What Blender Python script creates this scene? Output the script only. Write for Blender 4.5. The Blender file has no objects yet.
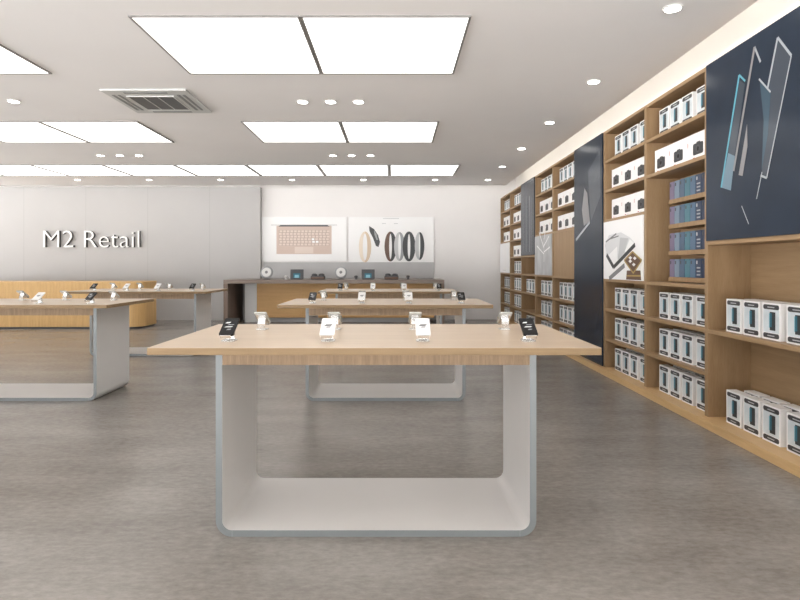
import bpy, bmesh, math, random
from mathutils import Vector, Matrix
random.seed(7)
S = bpy.context.scene
COL = S.collection
PI = math.pi

# ------------------------------------------------------------------ camera
cd = bpy.data.cameras.new('camera'); cam = bpy.data.objects.new('camera', cd); COL.objects.link(cam)
cam.location = (0, 0, 1.242); cam.rotation_euler = (PI/2, 0, 0)
cd.sensor_width = 36; cd.lens = 36*580/800; cd.shift_x = 5/800; cd.shift_y = -34/800
cd.clip_start = .05; cd.clip_end = 100
S.camera = cam

# ------------------------------------------------------------------ world, exposure
w = bpy.data.worlds.new('world'); S.world = w; w.use_nodes = True
WT = w.node_tree; bg = WT.nodes['Background']; bg.inputs[1].default_value = 1.0
SKY, UPLIGHT = 1.1, 11.0      # overcast sky, boosted lower half added as unseen uplight for the ceiling
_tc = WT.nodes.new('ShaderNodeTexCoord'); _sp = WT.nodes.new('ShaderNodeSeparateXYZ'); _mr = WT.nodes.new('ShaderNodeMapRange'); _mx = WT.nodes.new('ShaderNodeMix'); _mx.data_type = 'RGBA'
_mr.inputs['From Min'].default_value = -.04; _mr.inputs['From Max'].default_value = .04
_mx.inputs[6].default_value = (UPLIGHT, UPLIGHT*.985, UPLIGHT*.97, 1); _mx.inputs[7].default_value = (SKY*.98, SKY, SKY*1.02, 1)
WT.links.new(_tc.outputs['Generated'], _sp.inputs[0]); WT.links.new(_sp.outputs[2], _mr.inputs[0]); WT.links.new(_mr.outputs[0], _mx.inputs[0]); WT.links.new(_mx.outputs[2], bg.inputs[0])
S.view_settings.view_transform = 'Standard'; S.view_settings.look = 'None'
S.view_settings.gamma = 1; S.view_settings.use_curve_mapping = False
S.view_settings.exposure = 0.0
PANEL = 1.75      # ceiling light panels
SPOT = 25.0       # downlights
COVE = 10.5       # strips hidden in the ceiling coves

# ------------------------------------------------------------------ materials
def nt(name):
    m = bpy.data.materials.new(name); m.use_nodes = True
    t = m.node_tree; return m, t, t.nodes, t.nodes['Principled BSDF']
def mat(name, c, rough=.5, metal=0, noise=0, nscale=20, emit=0, spec=.5, bump=0, stretch=(1,1,1)):
    m, t, N, b = nt(name)
    b.inputs['Base Color'].default_value = (*c, 1); b.inputs['Roughness'].default_value = rough
    b.inputs['Metallic'].default_value = metal; b.inputs['Specular IOR Level'].default_value = spec
    if emit:
        b.inputs['Emission Color'].default_value = (*c, 1); b.inputs['Emission Strength'].default_value = emit
    if noise or bump:
        tc = N.new('ShaderNodeTexCoord'); mp = N.new('ShaderNodeMapping'); mp.inputs['Scale'].default_value = stretch
        nz = N.new('ShaderNodeTexNoise'); nz.inputs['Scale'].default_value = nscale; nz.inputs['Detail'].default_value = 5
        t.links.new(tc.outputs['Object'], mp.inputs[0]); t.links.new(mp.outputs[0], nz.inputs['Vector'])
        if noise:
            r = N.new('ShaderNodeValToRGB')
            r.color_ramp.elements[0].position = .3; r.color_ramp.elements[1].position = .7
            r.color_ramp.elements[0].color = (*[x*(1-noise) for x in c], 1)
            r.color_ramp.elements[1].color = (*[min(1, x*(1+noise)) for x in c], 1)
            t.links.new(nz.outputs['Fac'], r.inputs[0]); t.links.new(r.outputs[0], b.inputs['Base Color'])
        if bump:
            bp = N.new('ShaderNodeBump'); bp.inputs['Strength'].default_value = bump; bp.inputs['Distance'].default_value = .002
            t.links.new(nz.outputs['Fac'], bp.inputs['Height']); t.links.new(bp.outputs[0], b.inputs['Normal'])
    return m
def wood(name, c1, c2, stretch, rough=.4, scale=3.0, spec=.4, line=.35):
    """grain runs along the axis with the small stretch value"""
    m, t, N, b = nt(name); L = t.links
    tc = N.new('ShaderNodeTexCoord'); mp = N.new('ShaderNodeMapping'); mp.inputs['Scale'].default_value = stretch
    n1 = N.new('ShaderNodeTexNoise'); n1.inputs['Scale'].default_value = scale; n1.inputs['Detail'].default_value = 8; n1.inputs['Distortion'].default_value = .5
    n2 = N.new('ShaderNodeTexNoise'); n2.inputs['Scale'].default_value = scale*9; n2.inputs['Detail'].default_value = 3
    mx = N.new('ShaderNodeMix'); mx.inputs['Factor'].default_value = line
    r = N.new('ShaderNodeValToRGB'); r.color_ramp.elements[0].position = .36; r.color_ramp.elements[1].position = .62
    r.color_ramp.elements[0].color = (*c2, 1); r.color_ramp.elements[1].color = (*c1, 1)
    L.new(tc.outputs['Object'], mp.inputs[0]); L.new(mp.outputs[0], n1.inputs['Vector']); L.new(mp.outputs[0], n2.inputs['Vector'])
    L.new(n1.outputs['Fac'], mx.inputs['A']); L.new(n2.outputs['Fac'], mx.inputs['B']); L.new(mx.outputs['Result'], r.inputs[0])
    L.new(r.outputs[0], b.inputs['Base Color'])
    b.inputs['Roughness'].default_value = rough; b.inputs['Specular IOR Level'].default_value = spec
    return m
M = {}
M['ceiling'] = mat('ceiling_paint', (.91,.895,.89), .9, noise=.012, nscale=1.5, spec=.2)
M['wall'] = mat('wall_paint', (.86,.84,.83), .8, noise=.01, nscale=2, spec=.2)
M['cove'] = mat('cove_paint', (.90,.88,.85), .9, spec=.1)
M['gray_panel'] = mat('gray_panel', (.50,.50,.505), .6, noise=.03, nscale=4)
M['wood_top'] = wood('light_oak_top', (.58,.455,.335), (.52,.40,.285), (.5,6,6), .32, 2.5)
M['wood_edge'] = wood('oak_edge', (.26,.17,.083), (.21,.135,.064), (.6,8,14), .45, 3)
M['wood_rib'] = wood('oak_ribbed', (.44,.305,.19), (.29,.195,.115), (30,4,1.5), .5, 2.0)
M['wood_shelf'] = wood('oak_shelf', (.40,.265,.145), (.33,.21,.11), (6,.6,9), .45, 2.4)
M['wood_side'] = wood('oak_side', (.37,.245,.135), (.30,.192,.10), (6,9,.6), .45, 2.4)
M['wood_plinth'] = wood('oak_plinth', (.70,.47,.235), (.62,.40,.19), (6,.6,9), .45, 2.4)
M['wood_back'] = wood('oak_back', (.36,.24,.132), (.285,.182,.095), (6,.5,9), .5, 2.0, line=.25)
M['wood_counter'] = wood('oak_counter', (.70,.46,.20), (.60,.37,.155), (9,9,.5), .45, 2.4)
M['wood_cab'] = wood('oak_cabinet', (.76,.47,.20), (.68,.40,.16), (.6,9,9), .45, 2.4)
M['walnut'] = wood('dark_walnut', (.20,.14,.105), (.14,.095,.07), (7,7,.6), .35, 2.5)
M['walnut_top'] = wood('walnut_top', (.24,.185,.15), (.18,.135,.105), (.6,7,7), .3, 2.5)
M['steel'] = mat('pale_grey_metal', (.66,.645,.63), .42, metal=0.0, noise=.01, nscale=6, spec=.5)
M['steel_edge'] = mat('metal_edge', (.25,.27,.278), .35, metal=.15)
M['white'] = mat('white_plastic', (.72,.71,.70), .35)
M['chrome'] = mat('chrome', (.75,.75,.74), .2, metal=.8)
M['acryl'] = mat('pale_silver', (.46,.47,.44), .25, metal=.15)
M['black'] = mat('black_glass', (.012,.012,.013), .25, spec=.25)
M['dark'] = mat('dark_grey_plastic', (.07,.07,.075), .4)
M['mid'] = mat('mid_grey', (.22,.22,.23), .5)
M['light_grey'] = mat('light_grey', (.55,.56,.57), .5)
M['navy'] = mat('navy_gloss', (.018,.029,.048), .22, noise=.18, nscale=2.5, spec=.25)
M['poster_white'] = mat('poster_white', (.92,.92,.92), .45)
M['carton'] = mat('white_carton', (.93,.92,.91), .5)
M['box_face'] = mat('printed_pale_blue', (.68,.735,.765), .4, noise=.12, nscale=9)
M['pill'] = mat('charcoal_label', (.045,.045,.05), .4)
M['teal'] = mat('teal_print', (.025,.15,.21), .3)
M['sky_print'] = mat('pale_teal_print', (.25,.50,.60), .3)
M['red'] = mat('red_print', (.5,.08,.09), .4)
M['emit'] = mat('light_panel', (1,.99,.97), .5, emit=PANEL)
M['spot'] = mat('downlight_glow', (1,.97,.92), .5, emit=SPOT)
M['led'] = mat('cove_led', (1,.955,.89), .5, emit=COVE)
M['led_back'] = mat('cove_led_back', (1,.96,.92), .5, emit=COVE*.34)
M['rim'] = mat('grey_aluminium', (.30,.29,.28), .4, metal=.3)
M['white_rim'] = mat('white_enamel', (.75,.74,.72), .4)
M['ac'] = mat('pale_grey_enamel', (.60,.61,.60), .4)
M['ac_slot'] = mat('vent_slot', (.22,.23,.23), .5)
M['ac_grille'] = mat('dark_grille', (.10,.105,.11), .5)
M['sign_face'] = mat('sign_white', (.86,.86,.85), .4)
M['sign_side'] = mat('sign_dark_return', (.10,.10,.10), .5)
M['rose'] = mat('rose_gold', (.63,.49,.42), .4)
M['rose_key'] = mat('rose_key', (.74,.62,.55), .4)
M['rose_gap'] = mat('rose_shadow', (.50,.38,.32), .4)
M['gold'] = mat('gold_print', (.66,.52,.38), .35)
M['gold_lt'] = mat('pale_gold_print', (.80,.70,.58), .35)
M['brown'] = mat('brown_print', (.12,.06,.035), .4)
M['band_dark'] = mat('charcoal_print', (.035,.038,.042), .4)
M['band_grey'] = mat('silver_print', (.32,.33,.34), .4)
M['ph_blue'] = mat('ice_blue_print', (.15,.23,.29), .3)
M['ph_rose'] = mat('warm_grey_print', (.24,.235,.24), .3)
M['ph_grey'] = mat('slate_print', (.05,.064,.085), .2)
M['ph_line'] = mat('silver_line_print', (.36,.39,.42), .3)
M['ph_teal'] = mat('cyan_line_print', (.10,.36,.46), .3)
M['ph_bluegrey'] = mat('dim_blue_print', (.045,.085,.12), .2)
M['silver_poster'] = mat('silver_poster', (.46,.47,.48), .4, noise=.22, nscale=4, stretch=(1,1.5,.6))
M['pale_sketch'] = mat('pale_sketch', (.72,.73,.74), .4)
M['gilt'] = mat('gilt_print', (.42,.30,.10), .4)

# floor: mottled polished concrete
m, t, N, b = nt('polished_concrete'); L = t.links
tc = N.new('ShaderNodeTexCoord'); mp = N.new('ShaderNodeMapping'); mp.inputs['Scale'].default_value = (.8, 2.0, 1)
n1 = N.new('ShaderNodeTexNoise'); n1.inputs['Scale'].default_value = 1.3; n1.inputs['Detail'].default_value = 9; n1.inputs['Roughness'].default_value = .62
mp2 = N.new('ShaderNodeMapping'); mp2.inputs['Scale'].default_value = (1, 1.9, 1)
n2 = N.new('ShaderNodeTexNoise'); n2.inputs['Scale'].default_value = 19; n2.inputs['Detail'].default_value = 8; n2.inputs['Roughness'].default_value = .7
mx = N.new('ShaderNodeMix'); mx.inputs["Factor"].default_value = .52
r = N.new('ShaderNodeValToRGB'); r.color_ramp.elements[0].position = .38; r.color_ramp.elements[1].position = .62
r.color_ramp.elements[0].color = (.18,.163,.145,1); r.color_ramp.elements[1].color = (.295,.273,.25,1)
L.new(tc.outputs['Object'], mp.inputs[0]); L.new(tc.outputs['Object'], mp2.inputs[0])
L.new(mp.outputs[0], n1.inputs['Vector']); L.new(mp2.outputs[0], n2.inputs['Vector'])
L.new(n1.outputs['Fac'], mx.inputs['A']); L.new(n2.outputs['Fac'], mx.inputs['B']); L.new(mx.outputs['Result'], r.inputs[0])
L.new(r.outputs[0], b.inputs['Base Color'])
mr = N.new('ShaderNodeMapRange'); mr.inputs['To Min'].default_value = .20; mr.inputs["To Max"].default_value = .30
L.new(n2.outputs['Fac'], mr.inputs[0]); L.new(mr.outputs[0], b.inputs['Roughness'])
b.inputs['Specular IOR Level'].default_value = .32
M['floor'] = m

# feature wall: brushed grey panels with faint vertical seams
m, t, N, b = nt('grey_feature_wall'); L = t.links
tc = N.new('ShaderNodeTexCoord'); sp = N.new('ShaderNodeSeparateXYZ')
mul = N.new('ShaderNodeMath'); mul.operation = 'DIVIDE'; mul.inputs[1].default_value = 1.42
fr = N.new('ShaderNodeMath'); fr.operation = 'FRACT'
lt = N.new('ShaderNodeMath'); lt.operation = 'LESS_THAN'; lt.inputs[1].default_value = .012
nz = N.new('ShaderNodeTexNoise'); nz.inputs['Scale'].default_value = 1.2; nz.inputs['Detail'].default_value = 6
r = N.new('ShaderNodeValToRGB'); r.color_ramp.elements[0].color = (.435,.425,.42,1); r.color_ramp.elements[1].color = (.485,.475,.468,1)
mx = N.new('ShaderNodeMix'); mx.data_type = 'RGBA'; mx.inputs[7].default_value = (.415,.405,.40,1)
L.new(tc.outputs['Object'], sp.inputs[0]); L.new(sp.outputs[0], mul.inputs[0]); L.new(mul.outputs[0], fr.inputs[0]); L.new(fr.outputs[0], lt.inputs[0])
L.new(tc.outputs['Object'], nz.inputs['Vector']); L.new(nz.outputs['Fac'], r.inputs[0])
L.new(lt.outputs[0], mx.inputs[0]); L.new(r.outputs[0], mx.inputs[6]); L.new(mx.outputs[2], b.inputs['Base Color'])
b.inputs['Roughness'].default_value = .55
M['feature'] = m

# ------------------------------------------------------------------ helpers
class MB:
    def __init__(s): s.v = []; s.f = []; s.m = []; s.mats = []
    def mi(s, m):
        if m not in s.mats: s.mats.append(m)
        return s.mats.index(m)
    def poly(s, pts, m): 
        k = len(s.v); s.v += [tuple(p) for p in pts]; s.f.append(tuple(range(k, k+len(pts)))); s.m.append(s.mi(m))
    def box(s, x0, x1, y0, y1, z0, z1, m):
        k = len(s.v); s.v += [(x,y,z) for z in (z0,z1) for y in (y0,y1) for x in (x0,x1)]
        for f in ((0,2,3,1),(4,5,7,6),(0,1,5,4),(2,6,7,3),(0,4,6,2),(1,3,7,5)):
            s.f.append(tuple(k+i for i in f)); s.m.append(s.mi(m))
        return s
    def prism(s, pts, a, b, axis, m, mside=None):
        """pts: 2D outline; extruded from a to b along axis"""
        def P(p, d):
            return {'x': (d,p[0],p[1]), 'y': (p[0],d,p[1]), 'z': (p[0],p[1],d)}[axis]
        k = len(s.v); n = len(pts)
        s.v += [P(p,a) for p in pts] + [P(p,b) for p in pts]
        s.f.append(tuple(range(k, k+n))); s.m.append(s.mi(m))
        s.f.append(tuple(range(k+2*n-1, k+n-1, -1))); s.m.append(s.mi(m))
        ms = s.mi(mside or m)
        for i in range(n):
            j = (i+1) % n
            s.f.append((k+i, k+n+i, k+n+j, k+j)); s.m.append(ms)
        return s
    def strip(s, A, B, a, b, axis, m, medge=None):
        """solid band between two equal-length 2D paths, extruded; medge colours the two end rims"""
        def P(p, d):
            return {'x': (d,p[0],p[1]), 'y': (p[0],d,p[1]), 'z': (p[0],p[1],d)}[axis]
        n = len(A); k = len(s.v); me = s.mi(medge or m); mm = s.mi(m)
        s.v += [P(p,a) for p in A] + [P(p,b) for p in A] + [P(p,a) for p in B] + [P(p,b) for p in B]
        Aa, Ab, Ba, Bb = k, k+n, k+2*n, k+3*n
        for i in range(n-1):
            s.f.append((Aa+i, Aa+i+1, Ba+i+1, Ba+i)); s.m.append(me)
            s.f.append((Ab+i, Bb+i, Bb+i+1, Ab+i+1)); s.m.append(me)
            s.f.append((Aa+i, Ab+i, Ab+i+1, Aa+i+1)); s.m.append(mm)
            s.f.append((Ba+i, Ba+i+1, Bb+i+1, Bb+i)); s.m.append(mm)
        s.f.append((Aa, Ba, Bb, Ab)); s.m.append(mm); s.f.append((Aa+n-1, Ab+n-1, Bb+n-1, Ba+n-1)); s.m.append(mm)
        return s
    def lathe(s, prof, m, n=24, c=(0,0)):
        """prof: (r,z) list, closed top and bottom with caps"""
        k = len(s.v)
        for r, z in prof:
            s.v += [(c[0]+r*math.cos(2*PI*i/n), c[1]+r*math.sin(2*PI*i/n), z) for i in range(n)]
        mi = s.mi(m)
        for j in range(len(prof)-1):
            for i in range(n):
                i2 = (i+1) % n
                s.f.append((k+j*n+i, k+j*n+i2, k+(j+1)*n+i2, k+(j+1)*n+i)); s.m.append(mi)
        s.f.append(tuple(k+i for i in range(n-1,-1,-1))); s.m.append(mi)
        q = k+(len(prof)-1)*n; s.f.append(tuple(q+i for i in range(n))); s.m.append(mi)
        return s
    def xf(s, mtx, start=0):
        for i in range(start, len(s.v)): s.v[i] = tuple(mtx @ Vector(s.v[i]))
        return s
    def build(s, name, parent=None, bevel=0, smooth=False, loc=None):
        me = bpy.data.meshes.new(name); me.from_pydata(s.v, [], s.f)
        for m in s.mats: me.materials.append(M[m])
        me.polygons.foreach_set('material_index', s.m)
        bm = bmesh.new(); bm.from_mesh(me); bmesh.ops.recalc_face_normals(bm, faces=bm.faces)
        if smooth:
            for f in bm.faces: f.smooth = True
            for e in bm.edges:
                if len(e.link_faces) == 2 and e.calc_face_angle(0) > math.radians(35): e.smooth = False
        bm.to_mesh(me); bm.free(); me.update()
        o = bpy.data.objects.new(name, me); COL.objects.link(o)
        if parent: o.parent = parent
        if loc: o.location = loc
        if bevel:
            b = o.modifiers.new('bevel', 'BEVEL'); b.width = bevel; b.segments = 2; b.limit_method = 'ANGLE'; b.angle_limit = math.radians(40)
        return o
def tag(o, label, cat, group=None):
    o['label'] = label; o['category'] = cat
    if group: o['group'] = group
    return o
def thing(name, loc, label=None, cat=None, group=None, rz=0):
    o = bpy.data.objects.new(name, None); COL.objects.link(o); o.location = loc; o.rotation_euler = (0,0,rz); o.empty_display_size = .1
    if label: tag(o, label, cat, group)
    return o
def structure(o): o['kind'] = 'structure'; return o
def dup(root, loc, label, group=None, rz=None):
    r = root.copy(); COL.objects.link(r); r.location = loc
    if rz is not None: r.rotation_euler = (0,0,rz)
    r['label'] = label
    if group: r['group'] = group
    for ch in list(root.children):
        c = ch.copy(); COL.objects.link(c); c.parent = r
        for g in list(ch.children):
            d = g.copy(); COL.objects.link(d); d.parent = c
    return r
def rrect(x0, x1, z0, z1, r, n=5):
    out = []
    for cx, cz, a in ((x1-r,z0+r,-90),(x1-r,z1-r,0),(x0+r,z1-r,90),(x0+r,z0+r,180)):
        for i in range(n+1):
            t_ = math.radians(a+90*i/n); out.append((cx+r*math.cos(t_), cz+r*math.sin(t_)))
    return out
ORD = ['first','second','third','fourth','fifth','sixth','seventh','eighth','ninth']

# ------------------------------------------------------------------ room shell
XS = 2.44          # front plane of the wall shelving
YB = 13.46         # back wall
ZC = 3.027         # underside of the dropped ceiling
structure(MB().box(-14, 2.9, -3.2, YB+.1, -.1, 0, 'floor').build('floor'))
structure(MB().box(-13.2, XS, -3.2, 12.80, ZC, ZC+.05, 'ceiling').build('ceiling'))
structure(MB().box(-13.2, 2.9, -3.2, YB+.1, 3.36, 3.42, 'cove').build('ceiling_slab'))
structure(MB().box(-13.3, 2.9, YB, YB+.1, 0, 3.36, 'wall').build('wall_back'))
structure(MB().box(2.80, 2.9, -3.2, YB, 0, 3.36, 'cove').build('wall_right'))
sf = thing('added_window_1', (-13.25, 0, 0)); structure(sf)  # unseen glazed side, added to let more light onto the ceiling
mb = MB(); mb.box(-.04,.04,-3.2,YB,0,.08,'rim').box(-.04,.04,-3.2,YB,3.0,3.36,'rim')
for k in range(9): mb.box(-.04,.04,-3.2+2.07*k,-3.14+2.07*k,.08,3.0,'rim')
mb.build('added_window_frame', sf)
structure(MB().box(-13.2, -3.09, 13.30, YB-.002, 0, 3.05, 'feature').build('wall_feature'))
# light strips lying in the coves, on top of the dropped ceiling
tag(MB().box(XS-.10, XS-.07, -3, 12.6, ZC+.052, ZC+.075, 'led').build('cove_light'), 'warm strip light hidden in the ceiling cove above the wall shelving', 'strip light')
tag(MB().box(-12.9, XS-.2, 12.68, 12.71, ZC+.052, ZC+.075, 'led_back').build('cove_light'), 'warm strip light hidden in the ceiling cove along the back wall', 'strip light')

# ------------------------------------------------------------------ ceiling lights
def panel_light(x0, x1, y0, y1, label, group):
    t_ = thing('ceiling_light', (x0, y0, ZC), label, 'ceiling light', group)
    w_, d_ = x1-x0, y1-y0; f = .017 if y0 < 6 else .022 if y0 < 9 else .030
    fr_ = MB()
    fr_.box(0,w_,0,f,-.012,-.001,'rim').box(0,w_,d_-f,d_,-.012,-.001,'rim').box(0,f,f,d_-f,-.012,-.001,'rim').box(w_-f,w_,f,d_-f,-.012,-.001,'rim')
    fr_.build('frame', t_)
    MB().box(f,w_-f,f,d_-f,-.008,-.001,'emit').build('diffuser', t_)
G = 'square light panels in the ceiling'
for (y0, y1, rn) in ((4.125,5.364,'nearest row of panels'),(7.14,8.35,'second row of panels')):
    panel_light(-.676, .544, y0, y1, f'right glowing panel, right pair of the {rn}', G)
    panel_light(-1.90, -.680, y0, y1, f'left glowing panel, right pair of the {rn}', G)
    panel_light(-4.39, -3.17, y0, y1, f'right glowing panel, left pair of the {rn}', G)
    if y0 > 7: panel_light(-5.61, -4.394, y0, y1, f'left glowing panel, left pair of the {rn}', G)
for (x0, x1, wd) in ((-.676,.544,'right'),(-1.90,-.680,'left'),(-4.39,-3.17,'far left')):  # unseen extra row, added over the camera for more illumination
    panel_light(x0, x1, 1.11, 2.35, f'{wd} added fill panel overhead, above the camera and out of the picture', G)
for k in range(8):
    x1 = 1.154-1.262*k
    panel_light(x1-1.258, x1, 10.19, 11.44, f'glowing panel of the long far strip, {ORD[k]} from the right end', 'panels of the long light strip by the back wall')
spot0 = None
def downlight(x, y, label, group):
    global spot0
    if spot0 is None:
        spot0 = thing('downlight', (x,y,ZC), label, 'downlight', group)
        A = []; n = 28
        ring = MB(); ring.lathe([(.064,-.001),(.066,-.010),(.052,-.010),(.052,-.004)], 'white_rim', n); ring.build('ring', spot0, smooth=True)
        MB().lathe([(.051,-.0095),(.051,-.012)], 'spot', n).build('lamp_disc', spot0)
    else: dup(spot0, (x,y,ZC), label, group)
for k in range(6):
    downlight(1.92, 4.01+1.594*k, f'round downlight beside the wall shelving, {ORD[k]} from the camera' if k < 5 else 'round downlight farthest along the wall shelving, near the back wall', 'downlights along the wall shelving')
for k, x in enumerate((-1.0,-.697,-.394)):
    wd = ('left','middle','right')[k]
    downlight(x, 6.285, f'{wd} one of three downlights between the nearest panels and the second row', 'three downlights in a line')
    downlight(x, 9.34, f'{wd} one of three small downlights just before the long far panel strip', 'three downlights in a line')
    downlight(-4.74+.31*k, 9.34, f'{wd} one of three small downlights at left, before the far panel strip', 'three downlights in a line')
downlight(-4.12, 6.27, 'lone round downlight at the left edge, beyond the nearest left panel', 'three downlights in a line')
for k in range(6):
    downlight(.826-1.475*k, 11.97, f'small downlight in the row beside the back wall, {ORD[k]} from the right', 'downlights along the back wall')
# air conditioner
ac = thing('air_conditioner', (-2.54, 6.265, ZC), 'square ceiling air conditioner cassette with dark central grille and side vents', 'air conditioner')
hw, hd = .435, .435
MB().box(-hw,hw,-hd,hd,-.022,-.001,'ac').build('cover_plate', ac, bevel=.010)
MB().box(-.23,.23,-.24,.24,-.03,-.0225,'ac_grille').box(-.245,.245,-.255,-.24,-.032,-.0225,'ac').box(-.245,.245,.24,.255,-.032,-.0225,'ac').box(-.245,-.23,-.24,.24,-.032,-.0225,'ac').box(.23,.245,-.24,.24,-.032,-.0225,'ac') \
    .box(-.079,-.071,-.24,.24,-.034,-.03,'ac').box(.071,.079,-.24,.24,-.034,-.03,'ac').build('grille', ac)
for sx in (-1, 1):
    MB().box(sx*.335-.045, sx*.335-.015, -.29,.29,-.026,-.0225,'ac_slot').box(sx*.335+.015, sx*.335+.04, -.29,.29,-.026,-.0225,'ac_slot').build('vent', ac)
    MB().box(-.22,.22, sx*.36-.02, sx*.36+.02,-.026,-.0225,'ac_slot').build('vent', ac)

# ------------------------------------------------------------------ display tables
HL, TF, TBk = .9515, -.50, .50
LO, LT = .7355, .03            # leg outer half-width, thickness
def table(cx, cy, label, group='oak display tables on bent metal frames'):
    t_ = thing('display_table', (cx, cy, 0), label, 'table', group)
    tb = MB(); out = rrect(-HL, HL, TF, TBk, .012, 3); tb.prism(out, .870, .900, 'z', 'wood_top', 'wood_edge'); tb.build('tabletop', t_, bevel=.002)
    y0, y1 = -.257, .40
    MB().box(-LO+LT+.001, LO-LT-.001, y0, y1, .788, .8695, 'wood_rib').build('apron', t_)
    R_, r_ = .075, .045
    for sx in (-1, 1):
        A = [(sx*LO, .8695)]; B = [(sx*(LO-LT), .8695)]
        c = (LO-R_, R_)
        for i in range(9):
            a = math.radians(-90*i/8)
            A.append((sx*(c[0]+R_*math.cos(a)), c[1]+R_*math.sin(a))); B.append((sx*(c[0]+r_*math.cos(a)), c[1]+r_*math.sin(a)))
        MB().strip(A, B, y0, y1, 'y', 'steel', 'steel_edge').build('leg', t_, smooth=True)
    MB().strip([(-(LO-R_)+.0005, 0.0), (LO-R_-.0005, 0.0)], [(-(LO-R_)+.0005, LT), (LO-R_-.0005, LT)], y0, y1, 'y', 'steel', 'steel_edge').build('floor_plate', t_)
    return t_
T1 = table(-.087, 2.917, 'large pale oak display table nearest the camera, on a bent metal frame')
TBL = {'near': ((-.087, 2.917), 'nearest table')}
for key, x, y, lab, nm in (('mid', -.087, 5.59, 'oak display table straight behind the nearest one, middle of three in line', 'middle table of the centre line'),
                       ('far', -.087, 8.26, 'oak display table farthest in the centre line, before the dark counter', 'far table of the centre line'),
                       ('left', -3.479, 5.59, 'oak display table cut by the left edge of the picture', 'table at the left edge'),
                       ('leftfar', -3.479, 8.26, 'oak display table in front of the slatted wood counter, at left', 'far left table')):
    dup(T1, (x, y, 0), lab); TBL[key] = ((x, y), nm)

# ------------------------------------------------------------------ phones on stands
TILT = math.radians(30)
def make_stand(cx, cy, rz, label, group):
    t_ = thing('phone_stand', (cx, cy, .900), label, 'phone stand', group, rz)
    MB().prism(rrect(-.03,.03,-.035,.035,.012), 0, .007, 'z', 'chrome').build('base', t_, bevel=.0015)
    p = MB(); p.strip([(.018,.0072),(.020,.030),(.006,.0575)], [(.028,.0072),(.030,.034),(.012,.0635)], -.019, .019, 'x', 'chrome'); p.build('post', t_)
    # cradle plate under the phone and its lip
    mt = Matrix.Translation((0,0,.066)) @ Matrix.Rotation(TILT,4,'X')
    c = MB(); c.box(-.026,.026,-.060,.045,-.0095,-.0055,'chrome'); c.box(-.024,.024,-.0765,-.0725,-.0095,.006,'chrome'); c.box(-.010,.010,-.0725,-.06,-.0095,-.0055,'chrome'); c.xf(mt); c.build('cradle', t_)
    return t_
def make_phone(cx, cy, rz, body, screen, marks, label, group):
    t_ = thing('display_phone', (cx, cy, .9653), label, 'phone', group, rz)
    mt = Matrix.Rotation(TILT,4,'X')
    b_ = MB(); b_.prism(rrect(-.037,.037,-.071,.071,.009), -.0052, .0035, 'z', body); b_.xf(mt); pbody = b_.build('phone_body', t_, bevel=.001)
    s_ = MB(); s_.prism(rrect(-.034,.034,-.067,.067,.006), .0036, .0042, 'z', screen)
    for (u, v, du, dv, mm) in marks: s_.prism([(u-du,v-dv),(u+du*.6,v-dv*.7),(u+du,v+dv),(u-du*.5,v+dv*.8)], .0043, .0046, 'z', mm)
    s_.xf(mt); s_.build('screen', pbody)
    t_.scale = (.9,.9,.9)
    return t_
MK_B = [(-.012,.03,.014,.007,'light_grey'),(.006,.012,.018,.004,'mid'),(-.002,-.006,.022,.005,'light_grey'),(.004,-.028,.012,.006,'mid')]
MK_W = [(0,.008,.022,.008,'dark'),(.002,-.008,.013,.006,'mid')]
protoP = {}
def phone(kind, cx, cy, rz, label, group):
    if kind not in protoP:
        a = {'black':('black','black',MK_B),'white':('white','white',MK_W),'silver':('acryl','acryl',[])}[kind]
        protoP[kind] = make_phone(cx, cy, rz, *a, label, group)
    else: dup(protoP[kind], (cx, cy, .9653), label, group, rz)
stand0 = None
def stand(cx, cy, rz, label, group):
    global stand0
    if stand0 is None: stand0 = make_stand(cx, cy, rz, label, group)
    else: dup(stand0, (cx, cy, .900), label, group, rz)
FX = (-.667, -.217, .2135, .693); BX = (-.625, -.236, .194, .675)
def dress(key, fr, bk, colors):
    (cx, cy), nm = TBL[key]
    side = ('left end','left of centre','right of centre','right end')
    for k in fr:
        stand(cx+FX[k], cy-.277, 0, f'chrome stand, front side of {nm}, {side[k]}', 'phone stands')
        phone(colors[k], cx+FX[k], cy-.277, 0, f'{colors[k]} phone facing the camera on {nm}, {side[k]}', 'display phones')
    for k in bk:
        stand(cx+BX[k], cy+.20, PI, f'chrome stand, back side of {nm}, {side[k]}', 'phone stands')
        phone('silver', cx+BX[k], cy+.20, PI, f'pale silver phone turned away on {nm}, {side[k]}', 'display phones')
A4 = (0,1,2,3)
dress('near', A4, A4, ('black','white','white','black'))
dress('mid', A4, A4, ('black','white','white','black'))
dress('far', A4, A4, ('black','white','white','black'))
dress('left', (2,3), (1,2,3), ('black','white','white','black'))
dress('leftfar', A4, A4, ('black','white','white','black'))

# ------------------------------------------------------------------ wood reception counter at left
oc = thing('reception_counter', (-6.9, 11.8, 0), 'long low oak counter with rounded end along the grey sign wall', 'counter')
def cpts(inset):
    x1 = 1.90-inset; x0 = -2.8; y0 = -.37+inset; y1 = .55-inset; r = .24
    out = [(x0, y1), (x0, y0)]
    for i in range(11):
        a = math.radians(-90+90*i/10); out.append((x1-r+r*math.cos(a), y0+r+r*math.sin(a)))
    for i in range(11):
        a = math.radians(90*i/10); out.append((x1-r+r*math.cos(a), y1-r+r*math.sin(a)))
    return out
MB().prism(cpts(.03), 0, .04, 'z', 'dark').build('toe_kick', oc)
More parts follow.
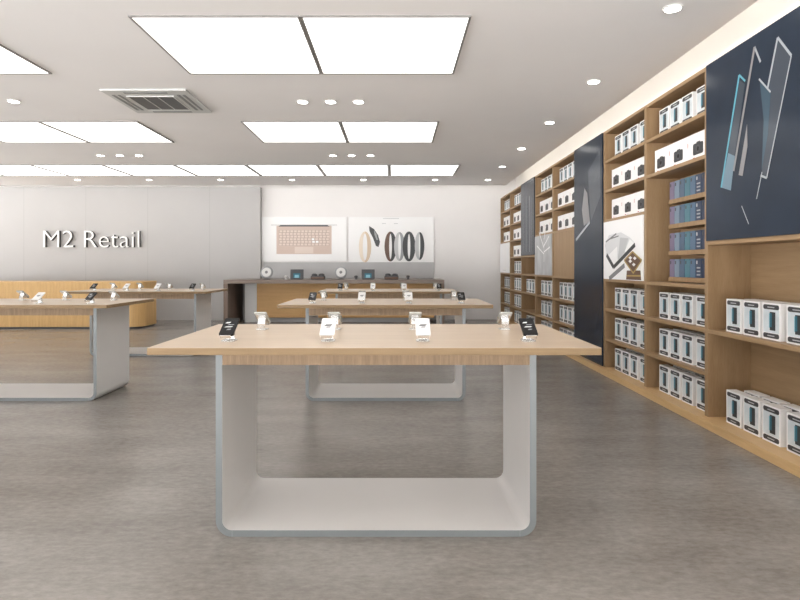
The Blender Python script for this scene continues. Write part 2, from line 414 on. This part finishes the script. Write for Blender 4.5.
# slatted front: outline with shallow grooves
base = cpts(0.0); sl = []
acc = 0
for i in range(len(base)):
    p, q = Vector(base[i]), Vector(base[(i+1) % len(base)]); d = (q-p).length
    n = max(1, int(round(d/.06))); nrm = Vector(((q-p).y, -(q-p).x)).normalized()
    for k in range(n):
        a_, b_ = p+(q-p)*(k/n), p+(q-p)*((k+1)/n); e = (b_-a_)*.08
        if d < .03: sl.append(tuple(a_)); continue
        sl += [tuple(a_-nrm*.004), tuple(a_+e), tuple(b_-e)]
MB().prism(sl, .0405, .895, 'z', 'wood_counter').build('slatted_body', oc)
MB().prism(cpts(-.004), .8955, .93, 'z', 'wood_counter').build('countertop', oc, bevel=.003)

# sign
fc = bpy.data.curves.new('sign_text', 'FONT'); fc.body = 'M2 Retail'; fc.size = 1; fc.extrude = .08; fc.offset = -.011; fc.resolution_u = 4
tmp = bpy.data.objects.new('sign_text', fc); COL.objects.link(tmp); bpy.context.view_layer.update()
dg = bpy.context.evaluated_depsgraph_get(); tm = bpy.data.meshes.new_from_object(tmp.evaluated_get(dg)); bpy.data.objects.remove(tmp)
xs = [v.co.x for v in tm.vertices]; ys = [v.co.y for v in tm.vertices]
x0, x1, y0, y1 = min(xs), max(xs), min(ys), max(ys)
sgn = thing('wall_sign', (-8.02, 13.295, 1.665), 'raised white letters reading M2 Retail on the grey wall', 'sign')
Wd, Ht = 2.19, .385
# split into the separate letters
bm = bmesh.new(); bm.from_mesh(tm); bmesh.ops.remove_doubles(bm, verts=bm.verts, dist=1e-5)
for v in bm.verts:
    x, y, z = v.co; v.co = Vector(((x-x0)/(x1-x0)*Wd, -(z+.08)/.16*.075, (y-y0)/(y1-y0)*Ht))
seen = set(); isl = []
for v in bm.verts:
    if v in seen: continue
    st = [v]; comp = []
    seen.add(v)
    while st:
        a = st.pop(); comp.append(a)
        for e in a.link_edges:
            b2 = e.other_vert(a)
            if b2 not in seen: seen.add(b2); st.append(b2)
    isl.append(comp)
isl.sort(key=lambda c: (min(v.co.x for v in c)+max(v.co.x for v in c)))
groups = []
for c in isl:   # the dot of an i joins its stem
    a, b2 = min(v.co.x for v in c), max(v.co.x for v in c)
    if groups and min(b2, groups[-1][1])-max(a, groups[-1][0]) > .5*(b2-a) : groups[-1][2].extend(c); continue
    groups.append([a, b2, list(c)])
for a, b2, c in groups:
    cs = set(c); mb = MB(); idx = {}
    for v in c: idx[v] = len(mb.v); mb.v.append(tuple(v.co))
    for f in {f for v in c for f in v.link_faces}:
        f.normal_update()
        mb.f.append(tuple(idx[v] for v in f.verts)); mb.m.append(mb.mi('sign_face' if abs(f.normal.y) > .7 else 'sign_side'))
    mb.build('letter', sgn)
bm.free()

# ------------------------------------------------------------------ back wall: posters, grey panel, counter
YW = YB-.002
tag(MB().box(-3.045, .905, YW-.03, YW, .9555, 1.329, 'gray_panel').build('splashback'), 'plain grey strip panel between the posters and the dark counter', 'wall panel')
p1 = thing('poster', (-2.10, YW, 1.352), 'white wall poster of a rose gold laptop keyboard', 'poster', 'white posters above the dark counter')
MB().box(-.985,.985,-.035,0,0,1.025,'poster_white').build('poster_panel', p1, bevel=.004)
def q(px, py, ox, oz, Y=YW-.036): return ((px-395)/580*Y-ox, 1.242-(py-266)/580*Y-oz)
kb = MB()
x0_, z1_ = q(276.5,225.7,-2.10,1.352); x1_, z0_ = q(331.5,254,-2.10,1.352)
kb.prism([(x0_,z0_),(x1_,z0_),(x1_,z1_),(x0_,z1_)], -.0365, -.0355, 'y', 'rose')
kb.prism([(x0_+.04,z1_-.02),(x1_-.04,z1_-.02),(x1_-.10,z1_+.02),(x0_+.10,z1_+.02)], -.0385, -.0368, 'y', 'dark')
kb.box(x0_-.13, x1_+.13, -.0375, -.0367, z1_+.012, z1_+.02, 'mid')
kb.build('laptop_print', p1)
kx0, kx1, kz0, kz1 = x0_+.05, x1_-.05, z0_+.19, z1_-.10
ks = MB(); ks.prism([(kx0,kz0),(kx1,kz0),(kx1,kz1),(kx0,kz1)], -.0375, -.0369, 'y', 'rose_gap')
nr, nc = 6, 14
for r_ in range(nr):
    for c_ in range(nc):
        ax = kx0+(kx1-kx0)*(c_+.12)/nc + (.012 if r_ % 2 else 0); bx = ax+(kx1-kx0)*.74/nc
        az = kz0+(kz1-kz0)*(r_+.14)/nr; bz = az+(kz1-kz0)*.72/nr
        ks.prism([(ax,az),(bx,az),(bx,bz),(ax,bz)], -.0385, -.0378, 'y', 'poster_white' if (r_, c_) in ((1,10),(2,9),(1,9)) else 'rose_key')
ks.build('keyboard_print', p1)
MB().prism([(x0_+.42,z0_+.02),(x1_-.42,z0_+.02),(x1_-.42,z0_+.165),(x0_+.42,z0_+.165)], -.0375, -.0369, 'y', 'rose_key').build('trackpad_print', p1)

p2 = thing('poster', (-.09, YW, 1.33), 'white wall poster showing a row of watch bands', 'poster', 'white posters above the dark counter')
MB().box(-.985,.99,-.035,0,0,1.047,'poster_white').build('poster_panel', p2, bevel=.004)
def band(name, px, py, rx, ry, wd, m1, m2, lean=0, d=0):
    """an upright watch-band loop seen half from the side"""
    cx, cz = q(px, py, -.09, 1.33); k = 13.42/580; rx *= k; ry *= k; wd *= k
    mb = MB(); n = 28
    for half, mm in ((0, m1), (1, m2)):
        O = []; I = []
        for i in range(n//2+1):
            a = math.radians(90+180*half+180*i/(n//2))
            O.append((cx+rx*math.cos(a)+lean*math.sin(a), cz+ry*math.sin(a)))
            I.append((cx+max(rx-wd,.004)*math.cos(a)+lean*math.sin(a), cz+(ry-wd*.5)*math.sin(a)))
        mb.strip(O, I, -.0385-d, -.0365-d, 'y', mm)
    mb.build(name, p2)
band('watch_band_print', 365, 247, 6.2, 15.5, 3.9, 'gold_lt', 'gold')
band('watch_band_print', 390.5, 246.5, 6.0, 15, 4.6, 'brown', 'band_dark')
band('watch_band_print', 399.5, 246.5, 5.4, 14.5, 4.0, 'light_grey', 'band_grey', 0, .003)
band('watch_band_print', 409, 246.5, 6.4, 15, 5.0, 'band_dark', 'band_dark', 0, .006)
band('watch_band_print', 419.5, 246, 4.8, 14, 4.0, 'light_grey', 'band_dark', 0, .009)
mb = MB(); mb.prism([q(*p,-.09,1.33) for p in ((369,226),(374,229),(378,235),(380,242),(378.5,247),(376,246),(373,238),(369.5,231))], -.0385, -.0365, 'y', 'band_dark')
mb.prism([q(*p,-.09,1.33) for p in ((374,230),(376.5,234),(378,240),(376.5,240),(374.5,235))], -.0400, -.0388, 'y', 'band_grey'); mb.build('tracker_print', p2)
mb = MB()
for (a, b2, z) in ((382,386,223.5),(394,398,223.5),(383,399,217.8+.8)):
    x_a, zz = q(a, z, -.09, 1.33); x_b, _ = q(b2, z, -.09, 1.33); mb.box(x_a, x_b, -.0375, -.0355, zz-.006, zz+.006, 'light_grey')
mb.build('caption_print', p2)

bc = thing('back_counter', (-1.275, 12.7, 0), 'long dark walnut frame counter under the white posters', 'counter')
cw = 2.305
MB().box(-cw, cw, -.60, .595, .875, .955, 'walnut_top').build('countertop', bc, bevel=.003)
for sx, t_ in ((-1,.09),(1,.045)):
    MB().box(*sorted((sx*cw, sx*(cw-t_))), -.60, .595, 0, .8745, 'walnut').build('leg', bc, bevel=.003)
cb = thing('oak_cabinet', (-1.09, 13.1, 0), 'oak cabinet with a pale end panel, standing inside the dark walnut counter', 'cabinet')
MB().box(-1.86, 1.86, -.22, .17, 0, .10, 'gray_panel').build('plinth', cb)
MB().box(-1.96, 1.96, -.30, .185, .1005, .86, 'wood_cab').build('cabinet_body', cb, bevel=.003)
MB().box(-2.225, -1.962, -.30, .185, 0, .86, 'poster_white').build('end_panel', cb)['label'] = 'pale grey end panel'
for k in range(4):
    MB().box(-1.955+.9785*k, -1.955+.9785*k+.974, -.318, -.3005, .105, .855, 'wood_cab').build('door_panel', cb, bevel=.002)

# things on the walnut counter
def speaker(x, label):
    t_ = thing('round_speaker', (x, 12.35, .955), label, 'speaker', 'round speakers on the walnut counter')
    mb = MB(); mb.lathe([(.075,0),(.08,.006),(.03,.012)], 'dark'); mb.build('foot', t_, smooth=True)
    mb = MB(); mb.lathe([(.09,-.05),(.125,-.03),(.135,0),(.125,.022),(.105,.03)], 'band_grey', 28)
    mb.xf(Matrix.Translation((0,0,.148)) @ Matrix.Rotation(math.radians(78),4,'X')); mb.build('housing', t_, smooth=True)
    mb = MB(); mb.lathe([(.10,.0305),(.098,.040),(.04,.043)], 'white', 28)
    mb.xf(Matrix.Translation((0,0,.148)) @ Matrix.Rotation(math.radians(78),4,'X')); fd = mb.build('front_disc', t_, smooth=True)
    mb = MB(); mb.lathe([(.032,.0435),(.022,.05)], 'mid', 16)
    mb.xf(Matrix.Translation((0,0,.148)) @ Matrix.Rotation(math.radians(78),4,'X')); mb.build('centre_button', fd, smooth=True)
def XC(px): return (px-395)/580*12.35
speaker(XC(266.8), 'round white and grey speaker at the left end of the walnut counter')
speaker(XC(341), 'round white and grey speaker at the middle of the walnut counter')
def tablet(x, label):
    t_ = thing('display_unit', (x, 12.4, .955), label, 'display screen', 'dark display units on the walnut counter')
    MB().box(-.12,.12,-.07,.07,0,.015,'dark').build('base', t_, bevel=.003)
    mt = Matrix.Translation((0,-.03,.016)) @ Matrix.Rotation(math.radians(-14),4,'X')
    a = MB(); a.box(-.14,.14,0,.03,0,.205,'dark'); a.xf(mt); hs = a.build('housing', t_, bevel=.004)
    a = MB(); a.box(-.075,.075,-.003,-.0005,.02,.12,'teal'); a.box(-.045,.045,-.005,-.0032,.02,.085,'sky_print'); a.xf(mt); a.build('screen', hs)
tablet(XC(296.5), 'dark display unit with a small teal screen, left one on the walnut counter')
tablet(XC(368), 'dark display unit with a small teal screen, right one on the walnut counter')
def goggles(x, label):
    t_ = thing('headset', (x, 12.35, .955), label, 'headset', 'dark headsets on the walnut counter')
    MB().prism(rrect(-.15,.15,-.06,.07,.03), 0, .075, 'z', 'dark').build('shell', t_, bevel=.012)
    for sx in (-1,1):
        mb = MB(); mb.lathe([(.06,0),(.062,.03),(.035,.052)], 'dark', 20, (sx*.075, .0)); mb.xf(Matrix.Translation((0,0,.0755))); mb.build('eye_cup', t_, smooth=True)
    MB().box(-.14,.14,-.066,-.0605,.012,.05,'brown').build('front_trim', t_)
goggles(XC(318), 'dark bulky headset lying between the two left display pieces on the walnut counter')
goggles(XC(391.5), 'dark bulky headset lying near the right end of the walnut counter')
def knobby(x, label, m_, nm='small_gadget'):
    t_ = thing(nm, (x, 12.35, .955), label, 'gadget', 'small gadgets on the walnut counter')
    mb = MB(); mb.lathe([(.03,0),(.032,.01),(.02,.03)], m_, 16); mb.build('foot', t_, smooth=True)
    mb = MB(); mb.lathe([(.02,.0305),(.038,.045),(.040,.065),(.028,.085)], m_, 16); mb.build('head', t_, smooth=True)
knobby(XC(286), 'small white gadget beside the left display unit on the walnut counter', 'white')
knobby(XC(356), 'small dark round gadget between the middle speaker and right display unit', 'dark')
knobby(XC(408), 'small dark round gadget near the right end, beside the headset', 'dark')

# ------------------------------------------------------------------ wall shelving
E = [4.545+1.108*k for k in range(9)]                # bay boundaries along Y
LV = [.065+.3425*k for k in range(9)]                # shelf top levels
XB = 2.79
BAY = ['bay under the large phone poster','bay with the coloured phone cases','bay with the laptop and brown device poster','bay fully covered by the dark poster',
       'bay left of the full-height dark poster','bay with the silver tree poster','bay with the short dark poster','bay beside the short dark poster, farther off','last bay by the back wall']
def bay(k, y0, y1, shelves, label):
    """shelves: indices of LV that carry a board"""
    t_ = thing('shelving_unit', (XB, (y0+y1)/2, 0), label, 'shelving unit', 'oak shelving bays on the right wall')
    h = (y1-y0)/2-.0005; X = XS-XB; s = .024
    MB().box(X-.07, 0, -h, h, 0, .065, 'wood_plinth').build('plinth', t_, bevel=.002)
    for sy in (-1,1): MB().box(X, 0, *sorted((sy*h, sy*(h-s))), .0655, 2.805, 'wood_side').build('side_panel', t_)
    MB().box(-.018, 0, -h+s+.0005, h-s-.0005, .0655, 2.78, 'wood_back').build('back_panel', t_)
    MB().box(X, -.0185, -h+s+.0005, h-s-.0005, 2.775, 2.805, 'wood_shelf').build('top_board', t_)
    for i in shelves:
        MB().box(X, -.0185, -h+s+.0005, h-s-.0005, LV[i]-.03, LV[i], 'wood_shelf').build('shelf_board', t_)
    return t_
def bounds(k): return (E[k-1] if k else 3.25, E[k])
full = [1,2,3,4,5,6,7]
boards = {0:[2,4], 1:[1,2,3,6,7], 2:[1,2,3,5,6,7], 3:[1,2,3,5,6,7], 4:[1,2,3,5,6,7], 5:[1,2,3,5,6,7], 6:[1,2,3,4], 7:full, 8:[1,2,3,5,6,7]}
blabel = ['nearest oak shelving bay, below and behind the large phone poster','oak shelving bay holding four ledges of coloured phone cases',
 'oak shelving bay with a laptop poster at mid height','oak shelving bay fully hidden behind a tall dark poster','oak shelving bay with a blank oak panel at mid height',
 'oak shelving bay with a silver grey poster at mid height','oak shelving bay with a short dark poster over its upper half','oak shelving bay just beyond the short dark poster','farthest oak shelving bay, next to the back wall']
units = [bay(k, *bounds(k), boards[k], blabel[k]) for k in range(9)]
# parts that only some bays have
def inbay(k, mb, name): return mb.build(name, units[k])
hh = .554-.0255
for z in (1.14, 1.383, 1.632, 1.863):
    inbay(1, MB().box(-.205, -.0185, -hh, .385, z-.04, z, 'wood_side'), 'ledge')
inbay(4, MB().box(XS-XB+.01, XS-XB+.03, -hh, hh, LV[3]+.0005, LV[5]-.0305, 'wood_side'), 'blank_panel')

# posters on the shelving front
def wp(px, py, X): Y = X*580/(px-395); return (Y, 1.242-(py-266)/580*Y)
def sposter(k, z0, z1, label, m_, X=XS-.0165, full_w=False):
    y0, y1 = bounds(k)
    t_ = thing('shelf_poster', (X, (y0+y1)/2, z0), label, 'poster')
    i = .026 
    MB().box(0, .0155 if True else 0, -(y1-y0)/2+i, (y1-y0)/2-i, 0, z1-z0, m_).build('poster_panel', t_)
    def put(name, pts, mm, d=.001, kids=None):
        mb = kids or MB()
        mb.prism([(wp(*p, X)[0]-(y0+y1)/2, wp(*p, X)[1]-z0) for p in pts], -d-.0006, -d, 'x', mm)
        if kids is None: mb.build(name, t_)
    def line(pa, pb, wpx, mm, mb, d=.001):
        a = Vector((wp(*pa, X)[0]-(y0+y1)/2, wp(*pa, X)[1]-z0)); b = Vector((wp(*pb, X)[0]-(y0+y1)/2, wp(*pb, X)[1]-z0))
        n = (b-a).normalized(); n = Vector((-n.y, n.x))*wpx/2
        mb.prism([tuple(a+n), tuple(b+n), tuple(b-n), tuple(a-n)], -d-.0006, -d, 'x', mm)
    return t_, put, line
# bay 0: large poster with glassy phones
t_, put, line = sposter(0, 1.436, 2.80, 'large dark poster of slim glassy phones, nearest the camera', 'navy')
mb = MB(); put('', [(739.5,80),(745,84),(735,156),(727,153)], 'ph_grey', .0008, mb); put('', [(728.4,153),(735,156),(731,190.5),(721.5,187.5)], 'ph_blue', .001, mb)
line((739.5,75),(721.5,187.5), .018, 'ph_teal', mb, .002); line((739.5,75),(745.5,81), .014, 'ph_teal', mb, .002); mb.build('phone_print', t_)
mb = MB(); line((755,47),(734,171), .022, 'ph_rose', mb, .003); line((755,47),(761,62), .016, 'ph_line', mb, .003)
put('', [(747.5,124),(748,146),(743,176),(739,175)], 'ph_rose', .0026, mb); mb.build('phone_print', t_)
mb = MB(); put('', [(778,39),(791.5,56),(767,178),(761.5,176),(771,95),(769,88)], 'ph_grey', .001, mb)
line((778,37.5),(768,88), .016, 'ph_line', mb, .002); line((778,37.5),(791.7,55.5), .016, 'ph_line', mb, .002); line((791.7,55.5),(767,178), .010, 'ph_line', mb, .002); line((761,175.5),(767,178), .014, 'ph_line', mb, .002)
put('', [(760,80),(771,93),(768,135),(762,170),(764,120)], 'ph_bluegrey', .0018, mb); line((759.5,79),(771,92), .012, 'ph_line', mb, .0028); line((762.5,172),(757,199), .008, 'ph_line', mb, .0028); mb.build('phone_print', t_)
mb = MB(); line((742,206),(749,224), .007, 'ph_line', mb, .002); mb.build('accent_line', t_)
# bay 3: full height
t_, put, line = sposter(3, .07, 2.80, 'tall dark poster of a phone edge, reaching from plinth to top', 'navy')
mb = MB(); put('', [(584.5,188),(587.5,193),(590,221),(584,226),(582,210)], 'ph_line' if False else 'ph_rose', .001, mb); line((592,193),(590.5,178), .02, 'ph_grey', mb, .001); line((576.2,240),(590,222), .035, 'ph_line', mb, .002)
put('', [(588,172),(600,150),(601,196),(591,222)], 'ph_grey', .0006, mb); mb.build('phone_print', t_)
mb = MB(); line((589.6,290),(596,332), .014, 'ph_grey', mb, .001); line((601,296),(595,333), .014, 'ph_grey', mb, .002); mb.build('accent_line', t_)
# bay 6
t_, put, line = sposter(6, 1.44, 2.80, 'short dark poster with blue vertical streaks, far along the shelving', 'navy')
mb = MB()
for x, mm, wd in ((523.5,'ph_bluegrey',.05),(526.5,'ph_bluegrey',.08),(529.5,'ph_rose',.035),(531.5,'ph_bluegrey',.06)): line((x,196),(x+.3,252), wd, mm, mb, .001)
mb.build('streak_print', t_)
# bay 2: laptop poster
t_, put, line = sposter(2, LV[3]+.002, LV[5]-.032, 'white poster of an open laptop and a brown device', 'poster_white')
def c6(x, y): return (600+x/6.667, 200+y/6.667)
mb = MB(); put('', [c6(32,300),c6(60,235),c6(140,215),c6(200,250),c6(235,290),c6(120,400),c6(45,360)], 'pale_sketch', .0006, mb)
put('', [c6(50,375),c6(115,310),c6(118,420),c6(95,440)], 'poster_white', .0012, mb); put('', [c6(120,400),c6(135,250),c6(190,255),c6(165,350)], 'light_grey', .0010, mb)
put('', [c6(165,345),c6(200,260),c6(232,290),c6(180,345)], 'poster_white', .0014, mb)
for a, b2, wd, mm in (((45,365),(92,448),.05,'band_dark'),((92,448),(235,298),.045,'band_dark'),((62,525),(165,435),.05,'mid'),((40,280),(110,225),.018,'mid'),((60,262),(125,240),.014,'mid')): line(c6(*a), c6(*b2), wd, mm, mb, .0022)
mb.build('laptop_print', t_)
mb = MB(); put('', [c6(180,470),c6(270,470),c6(275,535),c6(175,530)], 'brown', .001, mb); put('', [c6(165,400),c6(220,342),c6(282,400),c6(225,492)], 'brown', .0032, mb)
for a, b2 in (((165,402),(220,345)),((220,345),(280,402)),((280,402),(225,488)),((225,488),(165,402))): line(c6(*a), c6(*b2), .018, 'gilt', mb, .0045)
for (x, y) in ((205,385),(235,388),(205,408),(228,430)): put('', [c6(x-12,y),c6(x,y-12),c6(x+12,y),c6(x,y+13)], 'poster_white', .0045, mb)
put('', [c6(178,500),c6(272,500),c6(272,512),c6(178,510)], 'gilt', .002, mb); mb.build('device_print', t_)
# bay 5 silver
t_, put, line = sposter(5, LV[3]+.002, LV[5]-.032, 'silver grey poster with pale branching streaks', 'silver_poster')
mb = MB()
for (a, b2) in (((544,262),(544,238)),((544,248),(539,232)),((544,246),(549,236)),((544,254),(537,246)),((544,240),(546,226)),((544,252),(550,247))): line(a, b2, .02, 'poster_white', mb, .001)
mb.build('branch_print', t_)
# bay 8 white
t_, put, line = sposter(8, LV[3]+.002, LV[5]-.032, 'plain white poster panel in the farthest shelving bay', 'poster_white')
mb = MB(); line((503.5,246),(507,246), .006, 'light_grey', mb, .001) if False else mb.box(-.0012,-.0005,-.2,.2,.05,.058,'light_grey'); mb.build('caption_print', t_)

# ---- phone boxes
BW, BH, BD = .185, .245, .075
def make_phonebox(loc, label, group):
    t_ = thing('phone_box', loc, label, 'box', group)
    ct = MB().box(0, BD, -BW/2, BW/2, 0, BH, 'carton').build('carton', t_)
    MB().box(-.0008, -.0002, -BW/2+.012, BW/2-.012, .048, BH-.044, 'box_face').build('printed_face', ct)
    for z in (.012, BH-.043):
        mb = MB(); mb.prism(rrect(-BW/2+.012, BW/2-.012, z, z+.032, .013, 3), -.0014, -.0002, 'x', 'pill')
        mb.box(-.0020,-.0015,-.035,.035,z+.012,z+.018,'light_grey'); mb.build('label_band', ct)
    mb = MB(); mb.box(-.0018,-.0009,-.044,.012,.064,.186,'band_dark'); mb.box(-.0024,-.0019,-.008,.009,.085,.178,'teal'); mb.box(-.0018,-.0009,.0125,.021,.08,.176,'sky_print'); mb.build('phone_print', ct)
    return t_
pb0 = None
cnt = 0
LVN = {0:'bottom shelf',1:'second shelf from the floor',2:'third shelf from the floor',3:'fourth shelf from the floor',7:'top shelf',5:'sixth shelf'}
def boxes(k, lv, back):
    global pb0, cnt
    y0, y1 = bounds(k)
    sh = LVN[lv] if not (k == 0 and lv == 2) else 'upper shelf'
    sh = sh if not (k == 6 and lv == 0) else 'bottom shelf'
    for row in range(2 if back else 1):
        for i, off in enumerate((.262, .475, .69, .935)):
            rw = 'front row' if row == 0 else 'back row'
            lab = f'white phone box, {ORD[i]} from left, {rw}, {sh}, {BAY[k]}'
            words = lab.split()
            if len(words) > 16: lab = f'phone box {ORD[i]} from left, {rw}, {sh}, ' + SB[k]
            x = 2.50 + row*.115; y = y1-off - (0.03 if row else 0)
            z = LV[lv] if lv else .0655
            if row and y-BW/2 < y0+.03: continue
            gr = f'white phone boxes on the shelving'
            if pb0 is None: pb0 = make_phonebox((x,y,z+.0005), lab, gr)
            else: dup(pb0, (x,y,z+.0005), lab, gr)
            cnt += 1
SB = ['nearest bay','phone-case bay','laptop-poster bay','','blank-panel bay','silver-poster bay','short-poster bay','second-farthest bay','farthest bay']
for lv in (2, 0): boxes(0, lv, True)
for k, lvs in ((1,(0,1,2,7)),(2,(0,1,2,7)),(4,(0,1,2,7)),(5,(0,1,2,7)),(6,(0,2)),(7,(0,1,2,3,7)),(8,(0,1,2,7))):
    for lv in lvs: boxes(k, lv, lv < 3 and k < 6)
print('phone boxes', cnt)
# ---- camera cartons
CWd, CH = .325, .225
cb0 = None
def cartons(k, lv):
    global cb0
    y0, y1 = bounds(k)
    sh = {4:'shelf at eye level',5:'sixth shelf',6:'second shelf from the top'}[lv]
    if lv == 5: sh = 'third shelf from the top'
    if lv == 4: sh = 'fourth shelf from the top'
    for i in range(3):
        y = y1-.075-CWd/2-i*.333
        lab = f'white carton with camera picture, {ORD[i]} from left, {sh}, ' + SB[k]
        if cb0 is None:
            t_ = cb0 = thing('camera_carton', (2.50, y, LV[lv]+.0005), lab, 'box', 'white camera cartons on the shelving')
            ct = MB().box(0, .20, -CWd/2, CWd/2, 0, CH, 'carton').build('carton', t_)
            mb = MB(); mb.prism(rrect(-.045,.115,.045,.140,.016,3), -.0012, -.0002, 'x', 'band_dark'); mb.prism(rrect(.0,.06,.1405,.150,.004,2), -.0012, -.0002, 'x', 'band_dark')
            mb.prism([(.035+.032*math.cos(a*PI/8), .092+.032*math.sin(a*PI/8)) for a in range(16)], -.0022, -.0013, 'x', 'dark')
            mb.prism([(.035+.018*math.cos(a*PI/8), .092+.018*math.sin(a*PI/8)) for a in range(16)], -.0030, -.0023, 'x', 'black'); mb.build('camera_print', ct)
            mb = MB(); mb.box(-.0010,-.0002,-.135,-.128,.125,.165,'red'); mb.box(-.0010,-.0002,.085,.115,.018,.026,'red'); mb.box(-.0010,-.0002,.02,.07,.018,.023,'light_grey'); mb.build('logo_mark', ct)
        else: dup(cb0, (2.50, y, LV[lv]+.0005), lab)
for k, lvs in ((1,(6,)),(2,(5,6)),(4,(5,6)),(5,(5,6)),(7,(4,5,6)),(8,(5,6))):
    for lv in lvs: cartons(k, lv)
# ---- coloured phone cases on the ledges of bay 1
CC = [('lilac',(.21,.18,.27)),('pale blue',(.20,.27,.35)),('slate blue',(.08,.13,.20)),('teal',(.07,.19,.24)),('steel blue',(.09,.16,.25)),('dark patterned',(.03,.05,.10)),('navy',(.018,.035,.08)),('grey',(.33,.35,.37)),('pink',(.38,.25,.22))]
for n_, c in CC: M['case_'+n_] = mat('case_'+n_.replace(' ','_'), c, .35)
LG = ['lowest ledge','second ledge from below','third ledge from below','top ledge']
case0 = {}
for r_, z in enumerate((1.14, 1.383, 1.632, 1.863)):
    for i, (n_, c) in enumerate(CC):
        y = 5.435-.095*i
        lab = f'{n_} phone case on the {LG[r_]} of the phone-case bay'
        if i not in case0:
            t_ = case0[i] = thing('phone_case', (2.60, y, z+.0005), lab, 'phone case', 'coloured phone cases on the ledges')
            MB().prism(rrect(-.044,.044,0,.165,.010,3), -.006, .006, 'x', 'case_'+n_).build('shell', t_, bevel=.001)
            mb = MB(); mb.prism(rrect(.012,.030,.118,.148,.006,3), -.0085, -.0065, 'x', 'dark' if n_ != 'dark patterned' else 'light_grey'); mb.build('camera_window', t_)
            if n_ == 'dark patterned':
                mb = MB()
                for j in range(9): mb.box(-.0075,-.0062, -.03+.02*(j % 3), -.018+.02*(j % 3), .02+.03*(j//3), .032+.03*(j//3), 'light_grey')
                mb.build('dot_pattern', t_)
        else: dup(case0[i], (2.60, y, z+.0005), lab)
